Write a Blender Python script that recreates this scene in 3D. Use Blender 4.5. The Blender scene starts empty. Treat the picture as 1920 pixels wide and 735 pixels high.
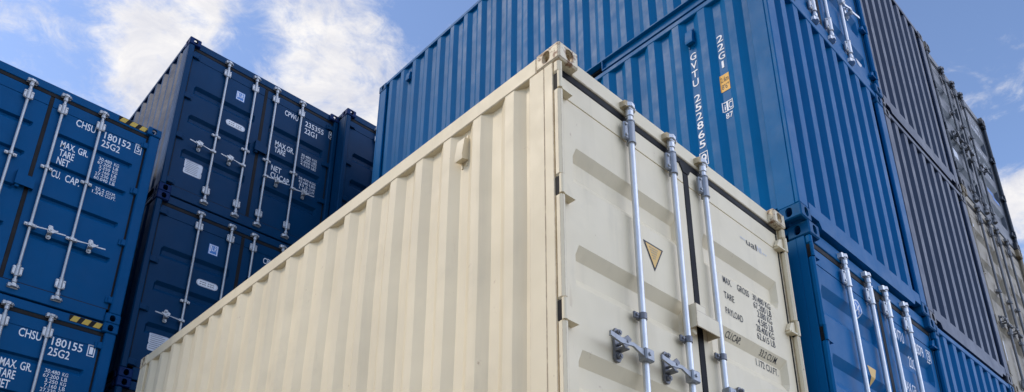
import bpy, bmesh, math, random
from mathutils import Vector, Matrix

random.seed(7)
SC = bpy.context.scene
COL = SC.collection
R = math.radians

# ------------------------------------------------------------------ camera
G0 = 5.182                                   # world height of the top of the cream container
def make_camera():
    cd = bpy.data.cameras.new('camera')
    co = bpy.data.objects.new('camera', cd)
    COL.objects.link(co)
    pi, ya, ro = R(22.8998), R(-43.4611), R(0.3739)
    f = Vector((-math.sin(ya) * math.cos(pi), math.cos(ya) * math.cos(pi), math.sin(pi)))
    r = Vector((math.cos(ya), math.sin(ya), 0))
    u = r.cross(f)
    c, s = math.cos(ro), math.sin(ro)
    r, u = c * r + s * u, -s * r + c * u
    m = Matrix(((r.x, u.x, -f.x, -2.4337), (r.y, u.y, -f.y, -2.2158), (r.z, u.z, -f.z, -3.35994 + G0), (0, 0, 0, 1)))
    co.matrix_world = m
    cd.sensor_fit = 'HORIZONTAL'
    cd.sensor_width = 36.0
    cd.lens = 1485.35 / 1920 * 36
    cd.shift_y = (696.154 - 367.5) / 1920
    cd.clip_start = 0.05
    cd.clip_end = 6000
    SC.camera = co
    return f, r, u
CAM_F, CAM_R, CAM_U = make_camera()

# ------------------------------------------------------------------ world and sun
SUN_DIR = Vector((-0.59, 0.42, 0.69)).normalized()
SUN_EL = math.asin(SUN_DIR.z)
SUN_AZ = math.atan2(SUN_DIR.x, SUN_DIR.y)
SKY_STRENGTH = 0.12
EXPOSURE = 0.42

def world():
    w = bpy.data.worlds.new('World')
    SC.world = w
    w.use_nodes = True
    nt = w.node_tree
    N, L = nt.nodes, nt.links
    N.clear()
    out = N.new('ShaderNodeOutputWorld')
    bg = N.new('ShaderNodeBackground')
    L.new(bg.outputs[0], out.inputs[0])
    bg.inputs[1].default_value = SKY_STRENGTH
    sky = N.new('ShaderNodeTexSky')
    sky.sky_type = 'NISHITA'
    sky.sun_disc = False
    sky.sun_elevation = SUN_EL
    sky.sun_rotation = SUN_AZ % (2 * math.pi)
    sky.altitude = 50
    sky.air_density = 1.0
    sky.dust_density = 0.6
    sky.ozone_density = 2.5
    tc = N.new('ShaderNodeTexCoord')
    sep = N.new('ShaderNodeSeparateXYZ')
    L.new(tc.outputs['Generated'], sep.inputs[0])
    def math_(op, a, b=None, c=None):
        n = N.new('ShaderNodeMath'); n.operation = op
        for i, v in enumerate((a, b, c)):
            if v is None: continue
            if isinstance(v, (int, float)): n.inputs[i].default_value = v
            else: L.new(v, n.inputs[i])
        return n.outputs[0]
    # clouds live on a flat layer overhead: direction divided by its height
    zz = math_('MAXIMUM', math_('ADD', sep.outputs['Z'], 0.22), 0.05)
    px = math_('DIVIDE', sep.outputs['X'], zz)
    py = math_('DIVIDE', sep.outputs['Y'], zz)
    comb = N.new('ShaderNodeCombineXYZ')
    L.new(px, comb.inputs[0]); L.new(py, comb.inputs[1])
    def noise(scale, detail, rough, off, dist=0.0):
        mp = N.new('ShaderNodeMapping'); mp.inputs['Location'].default_value = off
        L.new(comb.outputs[0], mp.inputs[0])
        n = N.new('ShaderNodeTexNoise'); n.inputs['Scale'].default_value = scale
        n.inputs['Detail'].default_value = detail; n.inputs['Roughness'].default_value = rough
        n.inputs['Distortion'].default_value = dist
        L.new(mp.outputs[0], n.inputs['Vector'])
        return n.outputs['Fac']
    n1 = noise(2.8, 12, 0.62, (3.1, 1.7, 0.4), 0.35)
    n2 = noise(10.0, 10, 0.66, (0.3, 5.2, 1.0), 0.5)
    n4 = noise(26.0, 10, 0.68, (5.3, 0.2, 2.0), 0.8)
    dens = math_('ADD', math_('ADD', math_('MULTIPLY', n1, 0.40), math_('MULTIPLY', n2, 0.36)), math_('MULTIPLY', n4, 0.24))
    # visible cloud masses, plus unseen lobes added to shape the light: (direction, radius, weight)
    for d, rad, wt in CLOUDS:
        vm = N.new('ShaderNodeVectorMath'); vm.operation = 'DISTANCE'
        L.new(tc.outputs['Generated'], vm.inputs[0]); vm.inputs[1].default_value = d
        q = math_('DIVIDE', vm.outputs['Value'], rad)
        g = math_('MULTIPLY', math_('POWER', 2.718, math_('MULTIPLY', math_('MULTIPLY', q, q), -1.0)), wt)
        dens = math_('ADD', dens, g)
    mr = N.new('ShaderNodeMapRange'); mr.interpolation_type = 'SMOOTHSTEP'
    L.new(dens, mr.inputs['Value'])
    mr.inputs['From Min'].default_value = 0.45; mr.inputs['From Max'].default_value = 0.64
    mr.inputs['To Min'].default_value = 0.0; mr.inputs['To Max'].default_value = 0.96
    cov = mr.outputs[0]
    # cloud brightness varies a little with thickness
    n3m = N.new('ShaderNodeMapRange'); L.new(noise(11.0, 9, 0.64, (7.0, 2.0, 3.0), 0.6), n3m.inputs['Value'])
    n3m.inputs['From Min'].default_value = 0.36; n3m.inputs['From Max'].default_value = 0.64
    n3 = n3m.outputs[0]
    cr = N.new('ShaderNodeMix'); cr.data_type = 'RGBA'
    L.new(n3, cr.inputs['Factor'])
    cr.inputs['A'].default_value = CLOUD_LO; cr.inputs['B'].default_value = CLOUD_HI
    gain = N.new('ShaderNodeMix'); gain.data_type = 'RGBA'; gain.blend_type = 'MULTIPLY'
    gain.inputs['Factor'].default_value = 1.0
    L.new(sky.outputs[0], gain.inputs['A']); gain.inputs['B'].default_value = SKY_GAIN
    mx = N.new('ShaderNodeMix'); mx.data_type = 'RGBA'
    L.new(cov, mx.inputs['Factor'])
    L.new(gain.outputs['Result'], mx.inputs['A']); L.new(cr.outputs['Result'], mx.inputs['B'])
    # unseen sky behind the camera brightened and cooled, an added fill for the doors
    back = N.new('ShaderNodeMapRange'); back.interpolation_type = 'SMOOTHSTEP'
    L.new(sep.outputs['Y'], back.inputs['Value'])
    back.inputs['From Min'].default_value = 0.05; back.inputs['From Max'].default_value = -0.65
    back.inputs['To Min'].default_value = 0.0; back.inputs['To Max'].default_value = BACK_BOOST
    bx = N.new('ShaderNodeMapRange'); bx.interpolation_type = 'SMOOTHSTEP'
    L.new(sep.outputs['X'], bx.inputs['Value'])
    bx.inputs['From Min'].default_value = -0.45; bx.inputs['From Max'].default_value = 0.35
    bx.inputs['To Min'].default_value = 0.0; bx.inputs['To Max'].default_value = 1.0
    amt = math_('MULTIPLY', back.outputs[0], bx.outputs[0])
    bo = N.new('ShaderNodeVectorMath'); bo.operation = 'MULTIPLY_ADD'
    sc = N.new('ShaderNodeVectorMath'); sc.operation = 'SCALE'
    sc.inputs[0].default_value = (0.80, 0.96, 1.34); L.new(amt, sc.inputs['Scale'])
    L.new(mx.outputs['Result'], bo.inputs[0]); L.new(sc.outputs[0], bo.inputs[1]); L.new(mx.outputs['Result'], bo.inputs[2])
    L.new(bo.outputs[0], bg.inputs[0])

def cdir(px, py):
    return (CAM_F + CAM_R * ((px - 960) / 1485.35) - CAM_U * ((py - 696.15) / 1485.35)).normalized()[:]
CLOUDS = [(cdir(300, 50), 0.060, 0.11), (cdir(250, 160), 0.05, 0.11), (cdir(600, 130), 0.10, 0.065), (cdir(690, 190), 0.05, 0.09), (cdir(560, 40), 0.05, 0.03), (cdir(400, 10), 0.03, 0.12),
          (cdir(60, 60), 0.13, 0.0), (cdir(20, 140), 0.06, 0.05), (cdir(110, 30), 0.07, 0.035), (cdir(480, 30), 0.04, -0.12), (cdir(150, 110), 0.06, -0.08), (cdir(450, 110), 0.03, -0.10), (cdir(800, 10), 0.06, -0.08),
          (cdir(1850, 150), 0.07, 0.06), (cdir(1905, 370), 0.04, 0.16), (cdir(1870, 270), 0.04, -0.16), (cdir(1770, 20), 0.09, -0.20),
          ((0.25, -0.8, 0.55), 0.6, 0.14), ((0.7, -0.55, 0.45), 0.45, 0.10), ((-0.75, -0.6, 0.4), 0.55, -0.08), ((-0.9, 0.35, 0.4), 0.4, 0.12)]  # out-of-view lobes, added to shape the light on doors and ribs
CLOUD_LO = (4.6, 4.65, 5.1, 1); CLOUD_HI = (6.5, 6.3, 6.1, 1)
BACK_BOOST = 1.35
SKY_GAIN = (1.52, 1.46, 1.52, 1)
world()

sd = bpy.data.lights.new('sun', 'SUN')
sd.energy = 1.15
sd.angle = R(16)
sd.color = (1.0, 0.87, 0.68)
so = bpy.data.objects.new('sun', sd)
COL.objects.link(so)
so.rotation_euler = SUN_DIR.to_track_quat('Z', 'Y').to_euler()
so.location = (-20, 5, 30)

SC.view_settings.view_transform = 'Standard'
SC.view_settings.look = 'None'
SC.view_settings.exposure = EXPOSURE
SC.view_settings.gamma = 1.0
SC.view_settings.use_curve_mapping = False
SC.render.engine = 'CYCLES'

# ------------------------------------------------------------------ materials
def lin(h):
    return tuple((v / 12.92 if v <= 0.04045 else ((v + 0.055) / 1.055) ** 2.4) for v in h)

def paint(name, rgb, rough=0.42, rust=0.0, grime=0.10, rustcol=(0.16, 0.07, 0.03), dent=0.25, spec=0.5, scale=1.0, edge=0.0):
    m = bpy.data.materials.new(name)
    m.use_nodes = True
    nt = m.node_tree; N, L = nt.nodes, nt.links
    b = N['Principled BSDF']
    tc = N.new('ShaderNodeTexCoord')
    oi = N.new('ShaderNodeObjectInfo')
    va = N.new('ShaderNodeVectorMath'); va.operation = 'ADD'
    L.new(tc.outputs['Object'], va.inputs[0])
    geo = N.new('ShaderNodeNewGeometry')
    L.new(oi.outputs['Location'], va.inputs[1])
    P = va.outputs[0]
    def noise(scale, detail, rough_, stretch=None, off=(0, 0, 0)):
        src = P
        mp = N.new('ShaderNodeMapping')
        mp.inputs['Scale'].default_value = stretch or (1, 1, 1)
        mp.inputs['Location'].default_value = off
        L.new(src, mp.inputs[0])
        n = N.new('ShaderNodeTexNoise'); n.inputs['Scale'].default_value = scale
        n.inputs['Detail'].default_value = detail; n.inputs['Roughness'].default_value = rough_
        L.new(mp.outputs[0], n.inputs['Vector'])
        return n.outputs['Fac']
    def ramp(f, a, b_, lo=0.0, hi=1.0):
        n = N.new('ShaderNodeMapRange'); L.new(f, n.inputs['Value'])
        n.inputs['From Min'].default_value = a; n.inputs['From Max'].default_value = b_
        n.inputs['To Min'].default_value = lo; n.inputs['To Max'].default_value = hi
        return n.outputs[0]
    def mix(f, A, B, blend='MIX'):
        n = N.new('ShaderNodeMix'); n.data_type = 'RGBA'; n.blend_type = blend
        for s, v in (('Factor', f), ('A', A), ('B', B)):
            if isinstance(v, (int, float)): n.inputs[s].default_value = v
            elif isinstance(v, tuple): n.inputs[s].default_value = (*v[:3], 1)
            else: L.new(v, n.inputs[s])
        return n.outputs['Result']
    dark = tuple(c * 0.80 for c in rgb); lite = tuple(min(1, c * 1.10) for c in rgb)
    col = mix(ramp(noise(1.3 * scale, 4, 0.6), 0.3, 0.7), tuple(c * 0.94 for c in rgb), lite)
    # rain streaks and dust: long vertical noise
    st = noise(7.0 * scale, 5, 0.62, (1, 1, 0.07))
    col = mix(ramp(st, 0.52, 0.72, 0.0, grime * 2.2), col, tuple(c * 0.62 + 0.003 for c in rgb))
    gm = noise(2.2 * scale, 8, 0.7, off=(4, 1, 2))
    col = mix(ramp(gm, 0.55, 0.75, 0.0, grime * 2.0), col, tuple(c * 0.6 + 0.006 for c in rgb))
    # scuffs: small pale scratches
    sc = noise(26 * scale, 6, 0.75, (0.35, 0.35, 1.0), (1, 7, 3))
    col = mix(ramp(sc, 0.70, 0.76, 0.0, grime * 2.0), col, tuple(c * 0.8 + 0.10 for c in rgb))
    if edge > 0:
        # paint rubbed through along edges: where a rounded normal leaves the true one
        bv = N.new('ShaderNodeBevel'); bv.samples = 6; bv.inputs['Radius'].default_value = edge
        dt = N.new('ShaderNodeVectorMath'); dt.operation = 'DOT_PRODUCT'
        L.new(bv.outputs[0], dt.inputs[0]); L.new(geo.outputs['True Normal'], dt.inputs[1])
        em = ramp(dt.outputs['Value'], 0.985, 0.91)
        nz = ramp(noise(14 * scale, 8, 0.75, off=(3, 6, 1)), 0.36, 0.52)
        mm = N.new('ShaderNodeMath'); mm.operation = 'MULTIPLY'; L.new(em, mm.inputs[0]); L.new(nz, mm.inputs[1])
        col = mix(mm.outputs[0], col, rustcol)
    if rust > 0:
        r1 = noise(9 * scale, 8, 0.72, off=(2, 2, 9))
        rs = noise(11 * scale, 5, 0.6, (1, 1, 0.16), (5, 5, 5))
        ms = N.new('ShaderNodeMath'); ms.operation = 'MAXIMUM'
        L.new(ramp(r1, 0.68 - 0.12 * rust, 0.74 - 0.10 * rust), ms.inputs[0])
        L.new(ramp(rs, 0.72 - 0.10 * rust, 0.86 - 0.08 * rust, 0.0, 0.55), ms.inputs[1])
        col = mix(ms.outputs[0], col, rustcol)
    L.new(col, b.inputs['Base Color'])
    rr = ramp(noise(5 * scale, 5, 0.6, off=(9, 3, 1)), 0.3, 0.7, rough - 0.07, rough + 0.10)
    L.new(rr, b.inputs['Roughness'])
    b.inputs['Specular IOR Level'].default_value = spec
    b1 = N.new('ShaderNodeBump'); b1.inputs['Strength'].default_value = 0.10; b1.inputs['Distance'].default_value = 0.002
    L.new(noise(120, 3, 0.5), b1.inputs['Height'])
    b2 = N.new('ShaderNodeBump'); b2.inputs['Strength'].default_value = dent; b2.inputs['Distance'].default_value = 0.012
    L.new(noise(3.0 * scale, 3, 0.5, off=(1, 8, 4)), b2.inputs['Height'])
    L.new(b2.outputs[0], b1.inputs['Normal'])
    L.new(b1.outputs[0], b.inputs['Normal'])
    return m

def metal(name, rgb, metallic=0.75, rough=0.42, rust=0.0):
    m = paint(name, rgb, rough=rough, rust=rust, grime=0.22, dent=0.1, scale=4.0)
    m.node_tree.nodes['Principled BSDF'].inputs['Metallic'].default_value = metallic
    return m

CREAM = (0.755, 0.648, 0.445)
M = {
    'cream': paint('cream_paint', CREAM, 0.50, 0.14, 0.12, (0.46, 0.32, 0.19), dent=0.35),
    'cream_worn': paint('cream_worn_paint', CREAM, 0.52, 1.25, 0.18, (0.21, 0.10, 0.04), scale=2.2, edge=0.016),
    'cream_rail': paint('cream_rail_paint', CREAM, 0.52, 0.16, 0.10, (0.24, 0.13, 0.065), edge=0.006),
    'cream_rust': paint('cream_rust', (0.46, 0.37, 0.22), 0.6, 0.8, 0.3, scale=3.0),
    'blue': paint('bright_blue_paint', (0.000, 0.108, 0.285), 0.40, 0.0, 0.05, spec=0.08),
    'blue_worn': paint('bright_blue_worn_paint', (0.002, 0.086, 0.22), 0.45, 0.55, 0.2, (0.05, 0.04, 0.04), scale=2.0, spec=0.08),
    'teal': paint('mid_blue_paint', (0.000, 0.066, 0.190), 0.5, 0.0, 0.07, spec=0.07),
    'teal_worn': paint('mid_blue_worn_paint', (0.000, 0.062, 0.18), 0.5, 0.2, 0.12, (0.05, 0.035, 0.03), scale=2.0, spec=0.07),
    'navy': paint('navy_paint', (0.001, 0.034, 0.096), 0.36, 0.0, 0.09, spec=0.07),
    'navy_worn': paint('navy_worn_paint', (0.004, 0.023, 0.095), 0.45, 0.45, 0.14, (0.07, 0.035, 0.025), scale=2.0, spec=0.07),
    'grey': paint('slate_grey_paint', (0.019, 0.038, 0.080), 0.40, 0.06, 0.14, (0.09, 0.06, 0.05), spec=0.3),
    'grey_worn': paint('slate_grey_worn_paint', (0.034, 0.041, 0.060), 0.45, 0.75, 0.25, (0.10, 0.065, 0.05), scale=2.0),
    'dgrey': paint('dark_grey_paint', (0.030, 0.045, 0.065), 0.40, 0.15, 0.25, (0.05, 0.04, 0.035)),
    'dgrey_worn': paint('dark_grey_worn_paint', (0.022, 0.028, 0.036), 0.48, 0.5, 0.25, (0.05, 0.035, 0.03), scale=2.0),
    'dirty': paint('weathered_cream_paint', (0.30, 0.255, 0.18), 0.55, 0.62, 0.35, (0.10, 0.06, 0.02)),
    'dirty_worn': paint('weathered_cream_worn_paint', (0.22, 0.17, 0.10), 0.6, 0.9, 0.4, (0.11, 0.06, 0.025), scale=2.0),
    'steel': metal('galvanised_steel', (0.66, 0.67, 0.68), 0.65, 0.38),
    'fsteel': metal('darker_galvanised_steel', (0.44, 0.455, 0.47), 0.5, 0.45),  # darker, less metallic copy of the steel for the left and navy stacks
    'dsteel': metal('dull_forged_steel', (0.16, 0.165, 0.18), 0.5, 0.45, 0.1),
    'msteel': metal('weathered_galvanised_steel', (0.30, 0.315, 0.335), 0.5, 0.42, 0.15),
    'oldsteel': metal('old_grey_steel', (0.16, 0.165, 0.175), 0.35, 0.5, 0.35),
    'rubber': paint('black_rubber', (0.008, 0.008, 0.010), 0.65, 0.0, 0.01, spec=0.2),
    'black': paint('black_decal', (0.02, 0.02, 0.022), 0.55, 0.0, 0.0),
    'white': paint('white_decal', (0.74, 0.76, 0.80), 0.5, 0.0, 0.10, scale=3.0),
    'plate': paint('white_data_plate', (0.55, 0.58, 0.64), 0.45, 0.0, 0.25, scale=6.0),
    'yellow': paint('yellow_decal', (0.70, 0.36, 0.035), 0.5, 0.0, 0.1),
    'orange': paint('orange_decal', (0.74, 0.46, 0.13), 0.5, 0.0, 0.12),
    'hazard': paint('hazard_yellow', (0.52, 0.34, 0.025), 0.5, 0.0, 0.15),
    'decalblue': paint('blue_decal', (0.02, 0.16, 0.48), 0.45, 0.0, 0.05),
    'dark': paint('dark_underfloor', (0.02, 0.02, 0.022), 0.8, 0.0, 0.2),
    'timber': paint('weathered_timber', (0.20, 0.15, 0.10), 0.8, 0.0, 0.3),
}

def ground_mat():
    m = bpy.data.materials.new('concrete_yard')
    m.use_nodes = True
    N, L = m.node_tree.nodes, m.node_tree.links
    b = N['Principled BSDF']
    tc = N.new('ShaderNodeTexCoord')
    n = N.new('ShaderNodeTexNoise'); n.inputs['Scale'].default_value = 0.6; n.inputs['Detail'].default_value = 10
    L.new(tc.outputs['Object'], n.inputs['Vector'])
    cr = N.new('ShaderNodeValToRGB')
    cr.color_ramp.elements[0].color = (0.13, 0.125, 0.115, 1); cr.color_ramp.elements[0].position = 0.35
    cr.color_ramp.elements[1].color = (0.20, 0.195, 0.18, 1); cr.color_ramp.elements[1].position = 0.7
    L.new(n.outputs['Fac'], cr.inputs[0]); L.new(cr.outputs[0], b.inputs['Base Color'])
    b.inputs['Roughness'].default_value = 0.85
    return m

# ------------------------------------------------------------------ mesh helpers
class MB:
    def __init__(self): self.v, self.f = [], []
    def add(self, vs, fs):
        o = len(self.v); self.v += [tuple(p) for p in vs]; self.f += [tuple(i + o for i in q) for q in fs]; return self
    def box(self, lo, hi, c=0.0):
        lo = list(lo); hi = list(hi)
        for i in range(3):
            if lo[i] > hi[i]: lo[i], hi[i] = hi[i], lo[i]
        c = min(c, *(0.45 * (hi[i] - lo[i]) for i in range(3)))
        if c <= 0:
            vs = [(x, y, z) for x in (lo[0], hi[0]) for y in (lo[1], hi[1]) for z in (lo[2], hi[2])]
            return self.add(vs, [(0, 1, 3, 2), (4, 6, 7, 5), (0, 4, 5, 1), (2, 3, 7, 6), (0, 2, 6, 4), (1, 5, 7, 3)])
        cx = [(lo[i] + hi[i]) / 2 for i in range(3)]; h = [(hi[i] - lo[i]) / 2 for i in range(3)]
        idx, vs = {}, []
        for sx in (-1, 1):
            for sy in (-1, 1):
                for sz in (-1, 1):
                    s = (sx, sy, sz)
                    for a in range(3):
                        idx[(s, a)] = len(vs)
                        vs.append(tuple(cx[i] + s[i] * (h[i] if i == a else h[i] - c) for i in range(3)))
        fs = []
        for a in range(3):
            b1, b2 = (a + 1) % 3, (a + 2) % 3
            for s in (-1, 1):
                q = []
                for (u, w) in ((-1, -1), (1, -1), (1, 1), (-1, 1)):
                    k = [0, 0, 0]; k[a] = s; k[b1] = u; k[b2] = w; q.append(idx[(tuple(k), a)])
                fs.append(tuple(q if s > 0 else q[::-1]))
        for a in range(3):
            b1, b2 = (a + 1) % 3, (a + 2) % 3
            for u in (-1, 1):
                for w in (-1, 1):
                    k0 = [0, 0, 0]; k0[a] = -1; k0[b1] = u; k0[b2] = w
                    k1 = list(k0); k1[a] = 1
                    q = [idx[(tuple(k0), b1)], idx[(tuple(k1), b1)], idx[(tuple(k1), b2)], idx[(tuple(k0), b2)]]
                    fs.append(tuple(q if u * w < 0 else q[::-1]))
        for s in [(x, y, z) for x in (-1, 1) for y in (-1, 1) for z in (-1, 1)]:
            q = [idx[(s, 0)], idx[(s, 1)], idx[(s, 2)]]
            fs.append(tuple(q if s[0] * s[1] * s[2] > 0 else q[::-1]))
        return self.add(vs, fs)
    def tube(self, p0, p1, r, n=14, r1=None):
        p0, p1 = Vector(p0), Vector(p1); d = (p1 - p0).normalized()
        a = Vector((1, 0, 0)) if abs(d.x) < 0.8 else Vector((0, 1, 0))
        e1 = d.cross(a).normalized(); e2 = d.cross(e1)
        r1 = r if r1 is None else r1
        vs = [p0 + (e1 * math.cos(2 * math.pi * i / n) + e2 * math.sin(2 * math.pi * i / n)) * r for i in range(n)]
        vs += [p1 + (e1 * math.cos(2 * math.pi * i / n) + e2 * math.sin(2 * math.pi * i / n)) * r1 for i in range(n)]
        fs = [(i, (i + 1) % n, n + (i + 1) % n, n + i) for i in range(n)] + [tuple(range(n))[::-1], tuple(range(n, 2 * n))]
        return self.add(vs, fs)
    def prism(self, pts, axis, a, b):
        """pts: 2-D outline in the two other axes (in order), extruded along axis from a to b"""
        n = len(pts)
        def at(p, t):
            q = list(p); q.insert(axis, t); return tuple(q)
        vs = [at(p, a) for p in pts] + [at(p, b) for p in pts]
        fs = [(i, (i + 1) % n, n + (i + 1) % n, n + i) for i in range(n)] + [tuple(range(n))[::-1], tuple(range(n, 2 * n))]
        return self.add(vs, fs)
    def mesh(self, name, mat, angle=32):
        me = bpy.data.meshes.new(name)
        me.from_pydata(self.v, [], self.f)
        bm = bmesh.new(); bm.from_mesh(me)
        bmesh.ops.recalc_face_normals(bm, faces=bm.faces)
        bm.to_mesh(me); bm.free()
        if mat: me.materials.append(mat)
        me.shade_smooth()
        me.set_sharp_from_angle(angle=R(angle))
        return me
    def build(self, name, mat, parent=None, angle=32):
        return put(name, self.mesh(name, mat, angle), parent)

def put(name, me, parent=None, loc=None, scale=None):
    o = bpy.data.objects.new(name, me)
    COL.objects.link(o)
    if parent: o.parent = parent
    if loc: o.location = loc
    if scale: o.scale = scale
    return o

# ------------------------------------------------------------------ lettering
_font = {}
def glyphs(text, bold=0.012):
    if (text, bold) in _font: return _font[(text, bold)]
    cu = bpy.data.curves.new('glyph_curve', 'FONT')
    cu.body = text; cu.size = 1.0; cu.resolution_u = 3; cu.offset = bold
    o = bpy.data.objects.new('glyph_tmp', cu)
    COL.objects.link(o)
    bpy.context.view_layer.update()
    dg = bpy.context.evaluated_depsgraph_get()
    me = bpy.data.meshes.new_from_object(o.evaluated_get(dg))
    vs = [(v.co.x, v.co.y) for v in me.vertices]; fs = [tuple(p.vertices) for p in me.polygons]
    bpy.data.objects.remove(o); bpy.data.curves.remove(cu); bpy.data.meshes.remove(me)
    _font[(text, bold)] = (vs, fs)
    return vs, fs
_hv = glyphs('H', 0.0)[0]
CAP0, CAP1 = min(v[1] for v in _hv), max(v[1] for v in _hv)

def flat_text(items, bold=None):
    """items (text, u0, u1, vcentre, height) -> flat outlines fitted to their boxes"""
    V, F = [], []
    for text, u0, u1, vc, h in items:
        vs, fs = glyphs(text, (0.010 if h > 0.07 else 0.004) if bold is None else bold)
        a, b = min(p[0] for p in vs), max(p[0] for p in vs)
        o = len(V)
        V += [(u0 + (p[0] - a) / (b - a) * (u1 - u0), vc - h / 2 + (p[1] - CAP0) / (CAP1 - CAP0) * h) for p in vs]
        F += [tuple(i + o for i in f) for f in fs]
    return V, F

def frame_ring(u0, u1, v0, v1, t):
    V = [(u0, v0), (u1, v0), (u1, v1), (u0, v1), (u0 + t, v0 + t), (u1 - t, v0 + t), (u1 - t, v1 - t), (u0 + t, v1 - t)]
    return V, [(0, 1, 5, 4), (1, 2, 6, 5), (2, 3, 7, 6), (3, 0, 4, 7)]

def poly(*pts): return list(pts), [tuple(range(len(pts)))]

def disc(cu, cv, ru, rv, n=24): return poly(*[(cu + ru * math.cos(2 * math.pi * i / n), cv + rv * math.sin(2 * math.pi * i / n)) for i in range(n)])

def stadium(u0, u1, v0, v1, n=8):
    r = (v1 - v0) / 2; c = (v0 + v1) / 2; pts = []
    for i in range(n + 1): a = -math.pi / 2 + math.pi * i / n; pts.append((u1 - r + r * math.cos(a), c + r * math.sin(a)))
    for i in range(n + 1): a = math.pi / 2 + math.pi * i / n; pts.append((u0 + r + r * math.cos(a), c + r * math.sin(a)))
    return poly(*pts)

def drape(name, shapes, mat, parent, place, ubreaks=(), vbreaks=(), label=None):
    """lay flat (u, v) shapes on a surface: cut them where the surface folds, then place every vertex"""
    bm = bmesh.new()
    for V, F in shapes:
        vv = [bm.verts.new((p[0], p[1], 0)) for p in V]
        for f in F:
            try: bm.faces.new([vv[i] for i in f])
            except ValueError: pass
    for br, no in ((ubreaks, (1, 0, 0)), (vbreaks, (0, 1, 0))):
        for b in br:
            bmesh.ops.bisect_plane(bm, geom=bm.verts[:] + bm.edges[:] + bm.faces[:], dist=1e-6, plane_co=Vector(no) * b, plane_no=no)
    for v in bm.verts: v.co = place(v.co.x, v.co.y)
    me = bpy.data.meshes.new(name)
    bm.to_mesh(me); bm.free()
    me.materials.append(mat)
    o = put(name, me, parent)
    if label: o['label'] = label
    return o

# ------------------------------------------------------------------ container pieces
W, L = 2.438, 6.058
CO_OUT, CO_DEP = 0.010, 0.036               # outer flats of the corrugation sit 1 cm in, 36 mm deep
PER, FLAT, SLOPE = 0.282, 0.070, 0.068

def side_profile(first, y_start):
    """(y, depth) along a long wall, depth inward from the corner casting face"""
    i = CO_OUT + CO_DEP
    P = [(y_start, i)]
    k = 0
    while first + PER * k + FLAT + SLOPE < L - 0.195:
        y = first + PER * k
        P += [(y - SLOPE, i), (y, CO_OUT), (y + FLAT, CO_OUT), (y + FLAT + SLOPE, i)]
        k += 1
    P.append((L - 0.150, i))
    return P
SIDES = {'door': side_profile(0.363, 0.230), 'wall': side_profile(0.318, 0.180)}

def end_profile():
    i = 0.062
    P = [(0.150, i)]
    n, per, fl, sl = 8, 0.252, 0.090, 0.042
    x = 0.288
    for k in range(n):
        P += [(x - sl, i), (x, 0.012), (x + fl, 0.012), (x + fl + sl, i)]
        x += per
    P.append((W - 0.150, i))
    return P
ENDP = end_profile()

def interp(P, t):
    for (a, da), (b, db) in zip(P, P[1:]):
        if a <= t <= b: return da + (db - da) * ((t - a) / (b - a) if b > a else 0)
    return P[0][1] if t < P[0][0] else P[-1][1]

def casting_mesh(mat):
    """top corner casting at the corner x=0, y=0 (faces -x, -y, +z outward), z from 0 down to -0.118"""
    def tmp(mb): return put('tmp', mb.mesh('tmp', None))
    a = tmp(MB().box((0, 0, -0.118), (0.162, 0.178, 0), 0.010))
    def oval(axis, cu, cv, hu, hv, t0, t1):
        pts = []
        r = min(hu, hv)
        for i in range(20):
            th = 2 * math.pi * i / 20
            c, s = math.cos(th), math.sin(th)
            u = r * c + (math.copysign(hu - r, c) if abs(c) > 1e-6 else 0)
            v = r * s + (math.copysign(hv - r, s) if abs(s) > 1e-6 else 0)
            pts.append((cu + u, cv + v))
        return MB().prism(pts, axis, t0, t1)
    cut = [tmp(MB().box((0.026, 0.026, -0.094), (0.138, 0.154, -0.026))),
           tmp(oval(0, 0.098, -0.060, 0.027, 0.040, -0.05, 0.06)),
           tmp(oval(1, 0.086, -0.060, 0.031, 0.040, -0.05, 0.06)),
           tmp(oval(2, 0.081, 0.089, 0.031, 0.060, -0.06, 0.05)),
           tmp(oval(1, 0.086, -0.052, 0.020, 0.022, 0.12, 0.20))]
    for c in cut:
        md = a.modifiers.new('cut', 'BOOLEAN'); md.object = c; md.operation = 'DIFFERENCE'; md.solver = 'EXACT'
    bpy.context.view_layer.update()
    dg = bpy.context.evaluated_depsgraph_get()
    me = bpy.data.meshes.new_from_object(a.evaluated_get(dg))
    for o in cut + [a]: bpy.data.objects.remove(o)
    return me
_cast0 = casting_mesh(None)
_cast = {}
def casting(sx, sy, sz, mat):
    key = (sx, sy, sz, mat.name)
    if key not in _cast:
        me = _cast0.copy(); me.name = 'corner_casting'
        for v in me.vertices:
            v.co = (v.co.x * sx, v.co.y * sy, v.co.z * sz)
        if sx * sy * sz < 0: me.flip_normals()
        me.materials.clear(); me.materials.append(mat)
        me.shade_smooth(); me.set_sharp_from_angle(angle=R(28))
        _cast[key] = me
    return _cast[key]

_cache = {}
def cached(key, fn):
    if key not in _cache: _cache[key] = fn()
    return _cache[key]

def wall_wave(seed, side, zb, zt):
    rnd = random.Random(seed + str(side))
    ph = [(rnd.uniform(0.5, 1.6), rnd.uniform(0.6, 2.2), rnd.uniform(0, 6.28), rnd.uniform(0.0008, 0.0022)) for _ in range(6)]
    return lambda y, z: sum(a * math.sin(ky * y * 2.1 + kz * z * 1.7 + p) for ky, kz, p, a in ph) * math.sin(math.pi * min(1, max(0, (z - zb) / (zt - zb))))

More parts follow.
